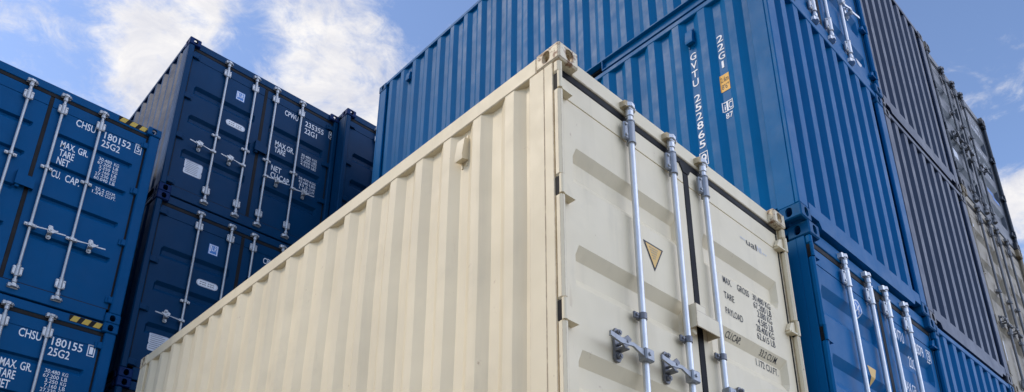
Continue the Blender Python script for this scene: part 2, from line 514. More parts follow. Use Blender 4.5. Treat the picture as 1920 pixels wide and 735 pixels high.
def side_wall(root, H, side, mat, zb, zt, SIDE):
    # pressed sheet, a few millimetres out of true
    n, nz = len(SIDE), 9
    wave = wall_wave(root['label'], side, zb, zt)
    sgn = 1 if side < 0 else -1
    vs, vs2 = [], []
    for y, d in SIDE:
        for j in range(nz):
            z = zb + (zt - zb) * j / (nz - 1)
            w = wave(y, z)
            x = (0 if side < 0 else W) + sgn * (d + w)
            vs.append((x, y, z)); vs2.append((x + sgn * 0.002, y, z))
    fs = [(i * nz + j, (i + 1) * nz + j, (i + 1) * nz + j + 1, i * nz + j + 1) for i in range(n - 1) for j in range(nz - 1)]
    mb = MB().add(vs, fs).add(vs2, [q[::-1] for q in fs])
    me = bpy.data.meshes.new('side_wall'); me.from_pydata(mb.v, [], mb.f)
    me.materials.append(mat)
    return put('side_wall', me, root)

def rail_box(x, side, lo, hi, y0, y1, z0, z1, mb, c=0.004):
    a, b = (x + lo, x + hi) if side < 0 else (x - hi, x - lo)
    mb.box((a, y0, z0), (b, y1, z1), c)

def rod_mesh(z0, z1, mat, r=0.0185):
    """one lock rod with its cam ends, axis on the local origin"""
    mb = MB()
    mb.tube((0, 0, z0), (0, 0, z1), r, 16)
    for z, s in ((z0, -1), (z1, 1)):
        mb.tube((0, 0, z - s * 0.055), (0, 0, z - s * 0.02), 0.024, 16)
        mb.box((-0.020, -0.020, z - 0.016), (0.020, 0.020, z + 0.016), 0.006)
        mb.prism([(-0.034, -0.014), (-0.012, -0.032), (0.022, -0.026), (0.046, -0.004), (0.030, 0.020), (-0.020, 0.022)], 2, z - 0.013 + s * 0.018, z + 0.013 + s * 0.018)
        mb.tube((0.040, -0.010, z + s * 0.018), (0.058, 0.014, z + s * 0.018), 0.009, 8)
    return mb.mesh('lock_rod', mat)

def bearing_mesh(mat, two_sided):
    """tube bearing with bolted flanges that holds a rod near its end"""
    mb = MB()
    mb.tube((0, 0, -0.075), (0, 0, 0.075), 0.0265, 16)
    for z in (-0.079, 0.073): mb.tube((0, 0, z), (0, 0, z + 0.008), 0.0295, 16)
    for s in ((-1, 1) if two_sided else (-1,)):
        mb.box((s * 0.020, -0.004, -0.062), (s * 0.062, 0.022, 0.062), 0.008)
        for z in (-0.038, 0.038): mb.tube((s * 0.049, -0.013, z), (s * 0.049, 0.01, z), 0.009, 8)
    return mb.mesh('rod_bearing', mat)

def clamp_mesh(mat, two_sided):
    mb = MB()
    mb.tube((0, 0, -0.018), (0, 0, 0.018), 0.0250, 16)
    mb.box((-0.025, 0, -0.017), (0.025, 0.028, 0.017), 0.003)
    for s in ((-1, 1) if two_sided else (-1,)):
        mb.box((s * 0.020, 0.004, -0.020), (s * 0.062, 0.020, 0.020), 0.005)
        mb.tube((s * 0.045, -0.006, 0), (s * 0.045, 0.01, 0), 0.009, 8)
    return mb.mesh('rod_clamp', mat)

def handle_mesh(mat):
    """lever pivoted on a rod, running along +x"""
    mb = MB()
    mb.box((-0.028, -0.034, -0.036), (0.045, 0.022, 0.034), 0.007)
    mb.tube((0.015, -0.042, 0), (0.015, -0.02, 0), 0.010, 10)
    pts = [(0.03, -0.014, 0.000), (0.09, -0.020, 0.006), (0.15, -0.032, 0.010), (0.20, -0.030, 0.004), (0.25, -0.034, 0.002), (0.345, -0.046, 0.006)]
    hw = [0.019, 0.014, 0.010, 0.010, 0.015, 0.013]
    vs, fs = [], []
    for (x, y, z), h in zip(pts, hw):
        vs += [(x, y - 0.006, z - h), (x, y + 0.006, z - h), (x, y + 0.006, z + h), (x, y - 0.006, z + h)]
    for i in range(len(pts) - 1):
        o = 4 * i
        for k in range(4): fs.append((o + k, o + (k + 1) % 4, o + 4 + (k + 1) % 4, o + 4 + k))
    fs += [(3, 2, 1, 0), tuple(4 * (len(pts) - 1) + k for k in range(4))]
    mb.add(vs, fs)
    return mb.mesh('door_handle', mat)

def catch_mesh(mat):
    """plate with two bolts and a swinging keeper that locks the lever"""
    mb = MB()
    mb.prism([(-0.014, -0.078), (0.014, -0.078), (0.025, -0.060), (0.021, 0.0), (0.025, 0.084), (0.014, 0.104), (-0.014, 0.104), (-0.025, 0.084), (-0.021, 0.0), (-0.025, -0.060)], 1, 0.006, 0.020)
    for z in (-0.052, 0.078):
        mb.tube((0, -0.012, z), (0, 0.008, z), 0.0155, 10); mb.tube((0, -0.018, z), (0, -0.010, z), 0.009, 8)
    mb.box((-0.024, -0.050, -0.026), (0.024, 0.008, -0.014), 0.003)
    mb.box((-0.024, -0.052, 0.022), (0.010, -0.020, 0.034), 0.003)
    mb.prism([(-0.034, 0.034), (-0.006, 0.050), (0.022, 0.026), (0.050, 0.020), (0.064, 0.030), (0.070, 0.018), (0.046, -0.006), (0.018, -0.024), (-0.022, -0.004)], 1, -0.056, -0.044)
    mb.tube((0.0, -0.062, 0.012), (0.0, 0.006, 0.012), 0.008, 8)
    return mb.mesh('handle_catch', mat)

def hinge_mesh(mat, wide):
    """door hinge: knuckle on the post, strap on to the door along +x"""
    mb = MB()
    if wide:
        mb.tube((0.012, 0.020, -0.055), (0.012, 0.020, 0.055), 0.017, 12)
        mb.box((0.012, 0.012, -0.040), (0.150, 0.034, 0.040), 0.006)
        mb.box((0.090, 0.030, -0.040), (0.175, 0.052, 0.040), 0.006)
    else:
        mb.tube((-0.001, 0.004, -0.056), (-0.001, 0.004, 0.056), 0.0140, 12)
        mb.prism([(0.000, -0.040), (0.085, -0.046), (0.100, -0.030), (0.060, 0.034), (0.020, 0.050), (0.000, 0.050)], 1, 0.016, 0.046)
        mb.prism([(0.010, -0.050), (0.098, -0.052), (0.100, -0.042), (0.010, -0.038)], 1, 0.002, 0.050)
    return mb.mesh('hinge', mat)

def door_depth(bands, H):
    """(z, depth) outline of a door panel seen edge-on; bands: (distance of the fold's upper edge below the top, slope, flat, lower slope)"""
    P = [(H - 0.165, 0.0), (H - 0.296, 0.0), (H - 0.298, 0.007), (H - 0.304, 0.007), (H - 0.306, 0.0)]
    for t, s1, fl, s2 in bands:
        z = H - t
        P += [(z, 0.0), (z - s1, 0.042), (z - s1 - fl, 0.042), (z - s1 - fl - s2, 0.0)]
    P.append((0.168, 0.0))
    return P[::-1]

def door(root, a, b, H, DP, yf, mats):
    """front skin with folded recesses that die out before the frame, a rim and a back"""
    xs = [(a, 0), (a + 0.092, 0), (a + 0.122, 1), (b - 0.122, 1), (b - 0.092, 0), (b, 0)]
    vs, fs = [], []
    nz = len(DP)
    for x, m in xs:
        for z, d in DP:
            vs.append((x, yf + d * (m if abs(d) > 0.0075 else 1), z))
    for i in range(len(xs) - 1):
        for j in range(nz - 1):
            fs.append((i * nz + j, (i + 1) * nz + j, (i + 1) * nz + j + 1, i * nz + j + 1))
    mb = MB().add(vs, fs)
    z0, z1 = DP[0][0], DP[-1][0]
    yb = yf + 0.055
    mb.add([(a, yf, z0), (b, yf, z0), (b, yf, z1), (a, yf, z1), (a, yb, z0), (b, yb, z0), (b, yb, z1), (a, yb, z1)],
           [(0, 4, 5, 1), (1, 5, 6, 2), (2, 6, 7, 3), (3, 7, 4, 0), (4, 7, 6, 5)])
    me = bpy.data.meshes.new('door'); me.from_pydata(mb.v, [], mb.f)
    me.materials.append(mats['body'])
    return put('door', me, root)

def copy_tree(o, parent=None):
    c = o.copy(); COL.objects.link(c)
    if parent: c.parent = parent
    for ch in o.children: copy_tree(ch, c)
    return c

STACK = 'stacked shipping containers'

def container(label, loc, H=2.591, mats=None, front='door', rail=0.06, S=None):
    S = S or {}
    body, worn = mats['body'], mats['worn']
    railm = mats.get('rail', body)
    hw, dhw = mats.get('steel', M['steel']), mats.get('clamp', mats.get('steel', M['steel']))
    root = bpy.data.objects.new('shipping_container', None)
    COL.objects.link(root)
    root.empty_display_size = 0.5
    root.location = loc
    root['label'] = label; root['category'] = 'container'; root['group'] = STACK
    # corner castings
    for sx, x in ((1, 0), (-1, W)):
        for sy, y in ((1, 0), (-1, L)):
            for sz, z in ((1, H), (-1, 0)):
                put('corner_casting', casting(sx, sy, sz, worn), root, (x, y, z))
    # long walls, rails
    zb, zt = 0.145, H - 0.03
    pw = S.get('post_w', 0.045)
    SIDE = SIDES[front]
    ph0, ph1 = 0.1185, H - 0.1185
    for s, x in ((-1, 0.0), (1, W)):
        side_wall(root, H, s, body, zb, zt, SIDE)
        mb = MB(); rail_box(x, s, 0.005, 0.066, 0.1785, L - 0.1785, H - rail, H - 0.006, mb, 0.006)
        mb.build('top_rail', railm, root)
        mb = MB()
        segs = [(0.1785, 1.82), (2.18, 3.87), (4.23, L - 0.1785)]
        for y0, y1 in segs:
            rail_box(x, s, 0.045, 0.052, y0, y1, 0.034, 0.141, mb, 0.0)
            rail_box(x, s, 0.010, 0.075, y0, y1, 0.020, 0.034, mb, 0.002)
        rail_box(x, s, 0.006, 0.075, 0.1785, L - 0.1785, 0.1415, 0.158, mb, 0.003)
        for yy in (1.82, 2.18, 3.87, 4.23):
            rail_box(x, s, 0.008, 0.30, yy - 0.004, yy + 0.004, 0.018, 0.141, mb, 0.0)
        mb.build('bottom_rail', railm, root)
    # roof and floor
    mb = MB(); mb.box((0.067, 0.06, H - 0.030), (W - 0.067, L - 0.06, H - 0.016)); mb.build('roof', body, root)
    mb = MB(); mb.box((0.08, 0.10, 0.125), (W - 0.08, L - 0.10, 0.155))
    for k in range(18):
        y = 0.32 + k * 0.32
        if min(abs(y - 2.0), abs(y - 4.05)) > 0.2: mb.box((0.08, y - 0.022, 0.03), (W - 0.08, y + 0.022, 0.124))
    mb.build('floor', M['dark'], root)
    # ---- the two ends; an end is built at y=0 and mirrored to y=L when it faces away
    def at_end(kind, rear):
        def Y(mb):
            if rear: mb.v = [(p[0], L - p[1], p[2]) for p in mb.v]
            return mb
        if kind == 'wall':
            for s, x in ((-1, 0.0), (1, W)):
                mb = MB()
                rail_box(x, s, 0.006, 0.150, 0.006, 0.044, ph0, ph1, mb, 0.008)
                rail_box(x, s, 0.006, 0.036, 0.044, 0.185, ph0, ph1, mb, 0.004)
                Y(mb).build('corner_post', body, root)
            vs = []
            for x, d in ENDP: vs += [(x, d, 0.12), (x, d, H - 0.02)]
            mb = MB().add(vs, [(2 * i, 2 * i + 2, 2 * i + 3, 2 * i + 1) for i in range(len(ENDP) - 1)])
            Y(mb)
            me = bpy.data.meshes.new('end_wall'); me.from_pydata(mb.v, [], mb.f); me.materials.append(body)
            put('end_wall', me, root)
            mb = MB(); mb.box((0.163, 0.006, H - 0.068), (W - 0.163, 0.066, H - 0.008), 0.006)
            Y(mb).build('end_top_rail', railm, root)
            n = 0.30
            mb = MB()
            mb.prism([(0.163, 0.075), (n, 0.075), (n + 0.035, 0.022), (W - n - 0.035, 0.022), (W - n, 0.075), (W - 0.163, 0.075), (W - 0.163, 0.185), (0.163, 0.185)], 1, 0.007, 0.075)
            Y(mb).build('end_bottom_rail', railm, root)
            return
        hz = S.get('hinges', [2.33, 1.66, 0.95, 0.30]) if not rear else []
        wide = pw > 0.08
        for s, x in ((-1, 0.0), (1, W)):
            mb = MB()
            rail_box(x, s, 0.006, max(pw, 0.05), 0.056, 0.120, ph0, ph1, mb, 0.003)
            rail_box(x, s, 0.006, 0.030, 0.120, 0.235, ph0, ph1, mb, 0.004)
            cuts = sorted(hz) if not wide else []
            z = ph0
            for h in cuts + [None]:
                z2 = ph1 if h is None else h - 0.052
                if z2 - z > 0.02: rail_box(x, s, 0.006, pw, 0.008, 0.0565, z, z2, mb, 0.013)
                if h is not None:
                    z = h + 0.052
            o = Y(mb).build('corner_post', railm, root)
            if not rear and not wide:
                for h in cuts: pass
        mb = MB(); mb.box((0.160, 0.050, H - 0.116), (W - 0.160, 0.150, H - 0.008), 0.005)
        hd = Y(mb).build('door_header', railm, root)
        mb = MB(); mb.box((0.160, 0.046, 0.014), (W - 0.160, 0.150, 0.166), 0.006)
        sl = Y(mb).build('door_sill', railm, root)
        yf = 0.062
        DP = door_depth(S.get('bands', [(0.60, 0.11, 0.10, 0.11), (1.19, 0.11, 0.10, 0.11), (1.78, 0.11, 0.10, 0.11)]), H)
        if rear:
            for a, b in ((pw, 1.215), (1.223, W - pw)):
                mb = MB(); mb.box((a, 0.062, 0.168), (b, 0.11, H - 0.165), 0.004); Y(mb).build('door', body, root)
            return
        gm = S.get('gap', 0.030)
        mid = 1.2385 if not wide else W / 2
        doors = []
        for a, b in ((pw + 0.022, mid - gm), (mid + gm, W - pw - 0.022)):
            doors.append((door(root, a, b, H, DP, yf, mats), a, b))
        # black rubber seals, plus dark blocks for the shade in the hinge slots
        mb = MB()
        mb.box((pw - 0.004, 0.058, H - 0.164), (W - pw + 0.004, 0.080, H - 0.1165), 0.004)
        if not wide: mb.prism([(mid - gm - 0.03, H - 0.166), (mid - gm + 0.002, H - 0.215), (mid + gm - 0.002, H - 0.215), (mid + gm + 0.03, H - 0.166), (mid + gm + 0.03, H - 0.150), (mid - gm - 0.03, H - 0.150)], 1, 0.054, 0.082)
        mb.build('gasket', M['rubber'], hd)
        for k, (d, a, b) in enumerate(doors):
            mb = MB()
            x0, x1 = (pw + 0.001, a) if k == 0 else (b, W - pw - 0.001)
            mb.box((x0, 0.060, 0.170), (x1, 0.082, H - 0.166), 0.003)
            if not wide:
                for h in hz:
                    xa, xb = (0.014, pw) if k == 0 else (W - pw, W - 0.014)
                    mb.box((xa, 0.030, h - 0.053), (xb, 0.0555, h + 0.053))  # black block standing in for the shade inside the hinge slot
            if k == 1:
                mb.box((mid - gm + 0.001, 0.058, 0.170), (mid + gm - 0.001, 0.080, H - 0.168), 0.003)
            mb.box((a, 0.060, 0.1672), (b, 0.082, 0.1795), 0.002)
            mb.build('gasket', M['rubber'], d)
            for h in hz:
                me = cached(('hinge', body.name, wide), lambda: hinge_mesh(body, wide))
                put('hinge', me, d, ((0.021 if k == 0 else W - 0.021), 0.012, h), (1 if k == 0 else -1, 1, 1))
        # rods
        yr = S.get('rod_y', 0.030)
        z0, z1 = S.get('rod_z', (0.095, H - 0.088))
        two = S.get('two_sided', False)
        clampz = S.get('clamp_z', [1.13]); hzz = S.get('handle_z', 0.90)
        for x, dirn in S.get('rods', []):
            d = doors[0 if x < mid else 1][0]
            put('lock_rod', cached(('rod', z0, z1, hw.name, two), lambda: rod_mesh(z0, z1, hw, 0.0155 if two else 0.0185)), d, (x, yr, 0))
            bm_ = cached(('bear', dhw.name, two), lambda: bearing_mesh(dhw, two))
            bs = (0.82, 0.85, 0.85) if two else (1, 1, 1)
            put('rod_bearing', bm_, d, (x, yr, z1 - 0.175), bs); put('rod_bearing', bm_, d, (x, yr, z0 + 0.165), bs)
            for cz in clampz:
                put('rod_clamp', cached(('clamp', mats.get('clip', dhw).name, two), lambda: clamp_mesh(mats.get('clip', dhw), two)), d, (x, yr, cz))
            if dirn:
                hm = mats.get('handle', hw)
                put('door_handle', cached(('handle', hm.name), lambda: handle_mesh(hm)), d, (x, yr - 0.008, hzz), (dirn, 0.82, 0.50) if two else (dirn, 1, 1))
                put('handle_catch', cached(('catch', mats.get('clip', dhw).name), lambda: catch_mesh(mats.get('clip', dhw))), d, (x + dirn * 0.195, yr + 0.014, hzz), (dirn, 1.1, 0.95) if two else (dirn, 1, 1))
            for part, zz, sg in ((hd, z1, 1), (sl, z0, -1)):
                mb = MB()
                mb.prism([(-0.050, -0.010), (-0.028, -0.016), (-0.024, 0.030), (-0.056, 0.030)], 2, -0.020, 0.020); mb.box((0.036, -0.010, -0.016), (0.050, 0.030, 0.016), 0.004)
                mb.box((-0.055, 0.020, -0.024), (0.052, 0.030, 0.024), 0.004)
                km = mats.get('keeper', hw)
                put('cam_keeper', cached(('keep', km.name), lambda: mb.mesh('cam_keeper', km)), part, (x, yr, zz + sg * 0.018))
        if S.get('lock_box'):
            x0, x1, za, zb_, dep = S['lock_box']
            mb = MB()
            mb.box((x0, yf - dep, za), (x0 + 0.008, yf - 0.002, zb_ + 0.045)); mb.box((x0 + 0.008, yf - dep, za), (x1, yf - dep + 0.008, zb_), 0.0)
            mb.box((x0 + 0.008, yf - dep + 0.008, zb_ - 0.008), (x1, yf - 0.002, zb_)); mb.box((x1 - 0.008, yf - dep + 0.008, za), (x1, yf - 0.002, zb_ - 0.008))
            mb.box((x0 + 0.008, yf - dep, zb_), (x0 + 0.10, yf - dep + 0.008, zb_ + 0.045))
            mb.box((x0 + 0.010, yf - 0.045, za - 0.030), (x0 + 0.052, yf - 0.002, za + 0.03), 0.004)
            mb.build('lock_box', mats.get('rail', body), doors[1][0])
        # lettering and stickers on the doors
        vb = [p[0] for p in DP]
        def place(u, v, k=0.0): return (u, yf + interp(DP, v) - 0.0022 - k, v)
        for nm, mat, shapes, side, lift, lab in S.get('marks', []):
            for sh in (([x] for x in shapes) if nm == 'lettering' else (shapes,)):
                drape(nm, sh, mat, doors[side][0], lambda u, v, l=lift: place(u, v, l), (), vb, lab)
        for nm, mat, shapes, lab in S.get('header_marks', []):
            drape(nm, shapes, mat, hd, lambda u, v, l=(0.0017 if mat.name == 'hazard_yellow' else 0): (u, 0.0478 - l, v), (), (), lab)
    at_end('door' if front == 'door' else 'wall', False)
    at_end('wall' if front == 'door' else 'door', True)
    # vents and lettering on the long wall that faces the camera
    for y0, y1, z0, z1 in S.get('vents', []):
        d = CO_OUT + CO_DEP
        mb = MB()
        mb.prism([(d - 0.002, z1), (d - 0.040, z1 - 0.012), (d - 0.058, z0 + 0.030), (d - 0.052, z0), (d - 0.002, z0 + 0.012)], 1, y0, y1)
        for yy in (y0 + 0.006, y1 - 0.018): mb.box((d - 0.008, yy, z0 - 0.028), (d - 0.001, yy + 0.012, z0 + 0.005))
        for yy in (y0 + 0.006, y1 - 0.018): mb.box((d - 0.008, yy, z1 - 0.005), (d - 0.001, yy + 0.012, z1 + 0.028))
        mb.build('vent', body, root)
    yb = [p[0] for p in SIDE]
    wave = wall_wave(label, -1, zb, zt)
    for nm, mat, shapes, lift, lab in S.get('side_marks', []):
        for sh in (([x] for x in shapes) if nm == 'lettering' else (shapes,)):
            drape(nm, sh, mat, root, lambda u, v, l=lift: (interp(SIDE, -u) + wave(-u, v) - 0.0028 - l, -u, v), [-y for y in yb], (), lab)
    return root

# ------------------------------------------------------------------ ground
def ground():
    mb = MB(); n = 24; s = 1500.0
    for i in range(n):
        for j in range(n):
            pass
    vs = [(-s, -s, 0), (s, -s, 0), (s, s, 0), (-s, s, 0)]
    mb.add(vs, [(0, 1, 2, 3)])
    o = mb.build('ground', ground_mat())
    o['label'] = 'pale concrete container yard'; o['category'] = 'ground'; o['kind'] = 'structure'
ground()

# ------------------------------------------------------------------ paint schemes
MC = dict(body=M['cream'], worn=M['cream_worn'], rail=M['cream_rail'], clamp=M['msteel'], clip=M['dsteel'], keeper=M['cream_rust'], handle=M['msteel'])
MBL = dict(body=M['blue'], worn=M['blue_worn'])
MT = dict(body=M['teal'], worn=M['teal_worn'], steel=M['fsteel'])
MN = dict(body=M['navy'], worn=M['navy_worn'], steel=M['fsteel'])
MG = dict(body=M['grey'], worn=M['grey_worn'])
MD = dict(body=M['dgrey'], worn=M['dgrey_worn'], steel=M['oldsteel'])
MY = dict(body=M['dirty'], worn=M['dirty_worn'], steel=M['oldsteel'])

def T(*items): return [flat_text([i]) for i in items]

# ---- cream container in front
def cream_spec():
    H = 2.591
    h = 0.047
    txt = [('MAX.', 1.562, 1.660, 1.738, h), ('GROSS', 1.730, 1.872, 1.742, h), ('30.480 KG', 1.918, 2.145, 1.746, h), ('67.200 LB', 1.919, 2.147, 1.688, h),
           ('TARE', 1.557, 1.673, 1.626, h), ('2.080 KG', 1.955, 2.143, 1.633, h), ('4.585 LB', 1.950, 2.144, 1.575, h),
           ('PAYLOAD', 1.555, 1.755, 1.514, h), ('28.400 KG', 1.918, 2.144, 1.519, h), ('62.615 LB', 1.917, 2.144, 1.461, h),
           ('CU.CAP.', 1.560, 1.732, 1.358, 0.036), ('33.2 CU.M.', 1.960, 2.180, 1.358, 0.036), ('1.172 CU.FT.', 1.935, 2.213, 1.290, h)]
    logo = [('uaI', 1.925, 2.060, 2.178, 0.050)]
    logo2 = [('ovv', 1.850, 1.915, 2.182, 0.026), ('NI', 2.070, 2.125, 2.178, 0.046), ('sv', 2.140, 2.200, 2.174, 0.022)]
    tri = poly((0.738, 1.668), (0.830, 1.494), (0.923, 1.668))
    tri2 = poly((0.756, 1.657), (0.830, 1.515), (0.905, 1.657))
    ttx = [poly((0.830 - w, v), (0.830 + w, v), (0.830 + w, v + 0.007), (0.830 - w, v + 0.007)) for v, w in ((1.638, 0.040), (1.622, 0.032), (1.607, 0.028), (1.590, 0.020), (1.574, 0.014))]
    return dict(hinges=[2.332, 1.657, 0.950, 0.30], rods=[(0.633, -1), (1.045, -1), (1.392, 1)], handle_z=0.892, clamp_z=[1.125], rod_y=0.022,
                bands=[(0.595, 0.066, 0.100, 0.066), (1.20, 0.068, 0.110, 0.068), (1.785, 0.070, 0.110, 0.070)],
                lock_box=(1.085, 1.315, 1.215, 1.315, 0.085),
                vents=[(0.787, 0.855, 2.235, 2.405)],
                marks=[('lettering', M['black'], T(*txt), 1, 0, None), ('logo', M['black'], T(*logo), 1, 0, None), ('logo', M['plate'], T(*logo2), 1, 0, None),
                       ('warning_sticker', M['black'], [tri], 0, 0, None), ('warning_sticker', M['orange'], [tri2], 0, 0.0012, None),
                       ('warning_sticker', M['cream_rust'], ttx, 0, 0.0024, None)])
cream = container('cream container in the foreground, black weight lettering and orange triangle on its doors',
                  (0, 0, 2.591), 2.591, MC, 'door', 0.118, cream_spec())

# ---- bright blue stack behind the cream container
def gv_doors(serial):
    tri = poly((0.775, 1.655), (0.850, 1.500), (0.930, 1.655))
    circ = disc(0.79, 2.145, 0.078, 0.078)
    circ2 = disc(0.79, 2.145, 0.066, 0.066)
    cx = [('X', 0.745, 0.835, 2.145, 0.075)]
    txt = [('GVTU', 1.480, 1.690, 2.176, 0.10), (serial, 1.840, 2.121, 2.174, 0.10), ('22G1', 1.830, 2.010, 2.022, 0.10), ('MAX.GR.', 1.482, 1.760, 1.70, 0.085),
           ('30.480 KG', 1.84, 2.12, 1.70, 0.05), ('67.200 LB', 1.84, 2.12, 1.64, 0.05), ('TARE', 1.482, 1.64, 1.56, 0.085), ('3', 2.225, 2.275, 2.177, 0.085)]
    return dict(rods=[(0.600, -1), (1.020, -1), (1.360, 1), (1.780, 1)], handle_z=0.88, clamp_z=[1.13], hinges=[2.34, 1.66, 0.95, 0.30], rod_y=0.026,
                bands=[(0.46, 0.068, 0.12, 0.068), (1.02, 0.068, 0.12, 0.068), (1.58, 0.068, 0.12, 0.068), (2.10, 0.068, 0.05, 0.05)],
                marks=[('lettering', M['white'], T(*txt) + [frame_ring(2.200, 2.300, 2.115, 2.240, 0.009)], 1, 0, None),
                       ('round_sticker', M['white'], [circ], 0, 0, None), ('round_sticker', M['decalblue'], [circ2], 0, 0.0012, None),
                       ('round_sticker', M['white'], T(*cx), 0, 0.0024, None), ('warning_sticker', M['orange'], [tri], 0, 0, None)])
b0 = container('bright blue container low at right, doors with silver rods, white circle and orange triangle stickers',
               (2.594, -0.108, 2.591), 2.591, MBL, 'door', 0.06, gv_doors('252879'))

def gv_side():
    col1 = 'GVTU252865'
    items = []
    z = 2.137
    def vert(txt, y, z0, z1, w):
        st = (z0 - z1) / len(txt); r = []
        for i, ch in enumerate(txt):
            ww = w * (0.35 if ch in '1I' else 1.0)
            r.append((ch, -y - ww / 2, -y + ww / 2, z0 - st * (i + 0.5), st * 0.74))
        return r
    Y1, Y2 = 0.776, 0.496
    items += vert('GVTU', Y1, 2.145, 1.735, 0.062) + vert('252865', Y1, 1.660, 1.060, 0.062)
    items += [('9', -Y1 - 0.026, -Y1 + 0.026, 0.955, 0.095)]
    items += vert('22G1', Y2, 2.150, 1.755, 0.062)
    ylab = poly((-Y2 - 0.045, 1.512), (-Y2 + 0.045, 1.512), (-Y2 + 0.045, 1.692), (-Y2 - 0.045, 1.692))
    ytxt = T(('2.6m', -Y2 - 0.038, -Y2 + 0.038, 1.640, 0.052), ("8'6\"", -Y2 - 0.034, -Y2 + 0.034, 1.562, 0.052))
    # boxed initials
    ic = [frame_ring(-Y2 - 0.052, -Y2 - 0.006, 1.298, 1.400, 0.008), frame_ring(-Y2 - 0.006, -Y2 + 0.052, 1.298, 1.400, 0.008)] + T(('i', -Y2 - 0.034, -Y2 - 0.022, 1.345, 0.055), ('C', -Y2 + 0.006, -Y2 + 0.040, 1.349, 0.066), ('87', -Y2 - 0.030, -Y2 + 0.036, 1.250, 0.052))
    return dict(vents=[(0.740, 0.814, 2.225, 2.385)],
                side_marks=[('lettering', M['white'], T(*items) + [frame_ring(-Y1 - 0.042, -Y1 + 0.042, 0.885, 1.025, 0.008)] + ic, 0, None),
                            ('height_sticker', M['yellow'], [ylab], 0, None), ('lettering', M['black'], ytxt, 0.0012, None)])
b1 = container('bright blue container with white vertical lettering, yellow height sticker and ribbed end',
               (2.506, -0.105, 5.182), 2.591, MBL, 'wall', 0.06, gv_side())
s = gv_doors('252871')
s['vents'] = [(5.28, 5.36, 2.25, 2.40)]
s['marks'] = s['marks'] + [('round_sticker', M['plate'], [disc(2.10, 0.33, 0.07, 0.07)], 1, 0.0, None)]
b2 = container('bright blue container topmost of its stack, long ribbed wall against the sky',
               (2.506, -0.122, 7.773), 2.591, MBL, 'door', 0.06, s)

# ---- grey stack to its right
g0 = container('blue container with ribbed end in the bottom right corner, below two slate grey ones',
               (5.110, -0.056, 2.640), 2.591, MBL, 'wall', 0.06)
g1 = container('lower slate grey container with ribbed end, between bright blue container and weathered cream doors',
               (5.120, -0.056, 5.240), 2.605, MG, 'wall', 0.06)
g2 = container('upper slate grey container with ribbed end, topmost of its stack against the sky',
               (5.060, -0.057, 7.872), 2.645, MG, 'wall', 0.06)

# ---- old stack at the far right
def old_doors(rods, text):
    mk = []
    if text:
        # worn-off rows of white stencilling, no longer legible
        rnd = random.Random(4)
        t = []
        for z, h in ((2.12, 0.080), (1.98, 0.080), (1.55, 0.050), (1.43, 0.050), (1.31, 0.050), (1.19, 0.050)):
            u = 1.46
            while u < 2.14:
                wd = rnd.uniform(0.022, 0.040)
                if rnd.random() > 0.2: t.append(poly((u, z - h / 2 * rnd.uniform(0.6, 1)), (u + wd, z - h / 2), (u + wd, z + h / 2 * rnd.uniform(0.5, 1)), (u, z + h / 2)))
                u += wd + 0.018
        mk = [('worn_stencil', M['plate'], t, 1, 0, None), ('data_plate', M['plate'], [poly((0.20, 0.62), (0.44, 0.62), (0.44, 0.86), (0.20, 0.86))], 0, 0, None),
              ('data_plate', M['decalblue'], [poly((1.86, 0.70), (2.16, 0.70), (2.16, 0.95), (1.86, 0.95))], 1, 0, None)]
    else:
        mk = [('data_plate', M['plate'], [poly((0.14, 0.50), (0.30, 0.50), (0.30, 0.92), (0.14, 0.92))], 0, 0, None),
              ('data_plate', M['plate'], [poly((0.20, 2.25), (0.32, 2.25), (0.32, 2.45), (0.20, 2.45))], 0, 0, None)]
    return dict(rods=rods, handle_z=1.05, clamp_z=[0.95, 1.55], two_sided=True, marks=mk, rod_y=0.028,
                bands=[(0.50, 0.06, 0.16, 0.06), (0.95, 0.06, 0.16, 0.06), (1.40, 0.06, 0.16, 0.06), (1.85, 0.06, 0.16, 0.06)])
d1 = container('weathered cream container with rusty patches and grey rods on its doors at the right edge',
               (7.600, -0.056, 5.180), 2.896, MY, 'door', 0.06, old_doors([(0.60, -1), (1.03, -1), (1.36, 1), (1.79, 1)], False))
d2 = container('dark grey container with worn doors and grey rods, top right against the sky',
               (7.600, -0.056, 8.079), 2.438, MD, 'door', 0.06, old_doors([(0.66, -1), (1.08, -1), (1.42, 1)], True))

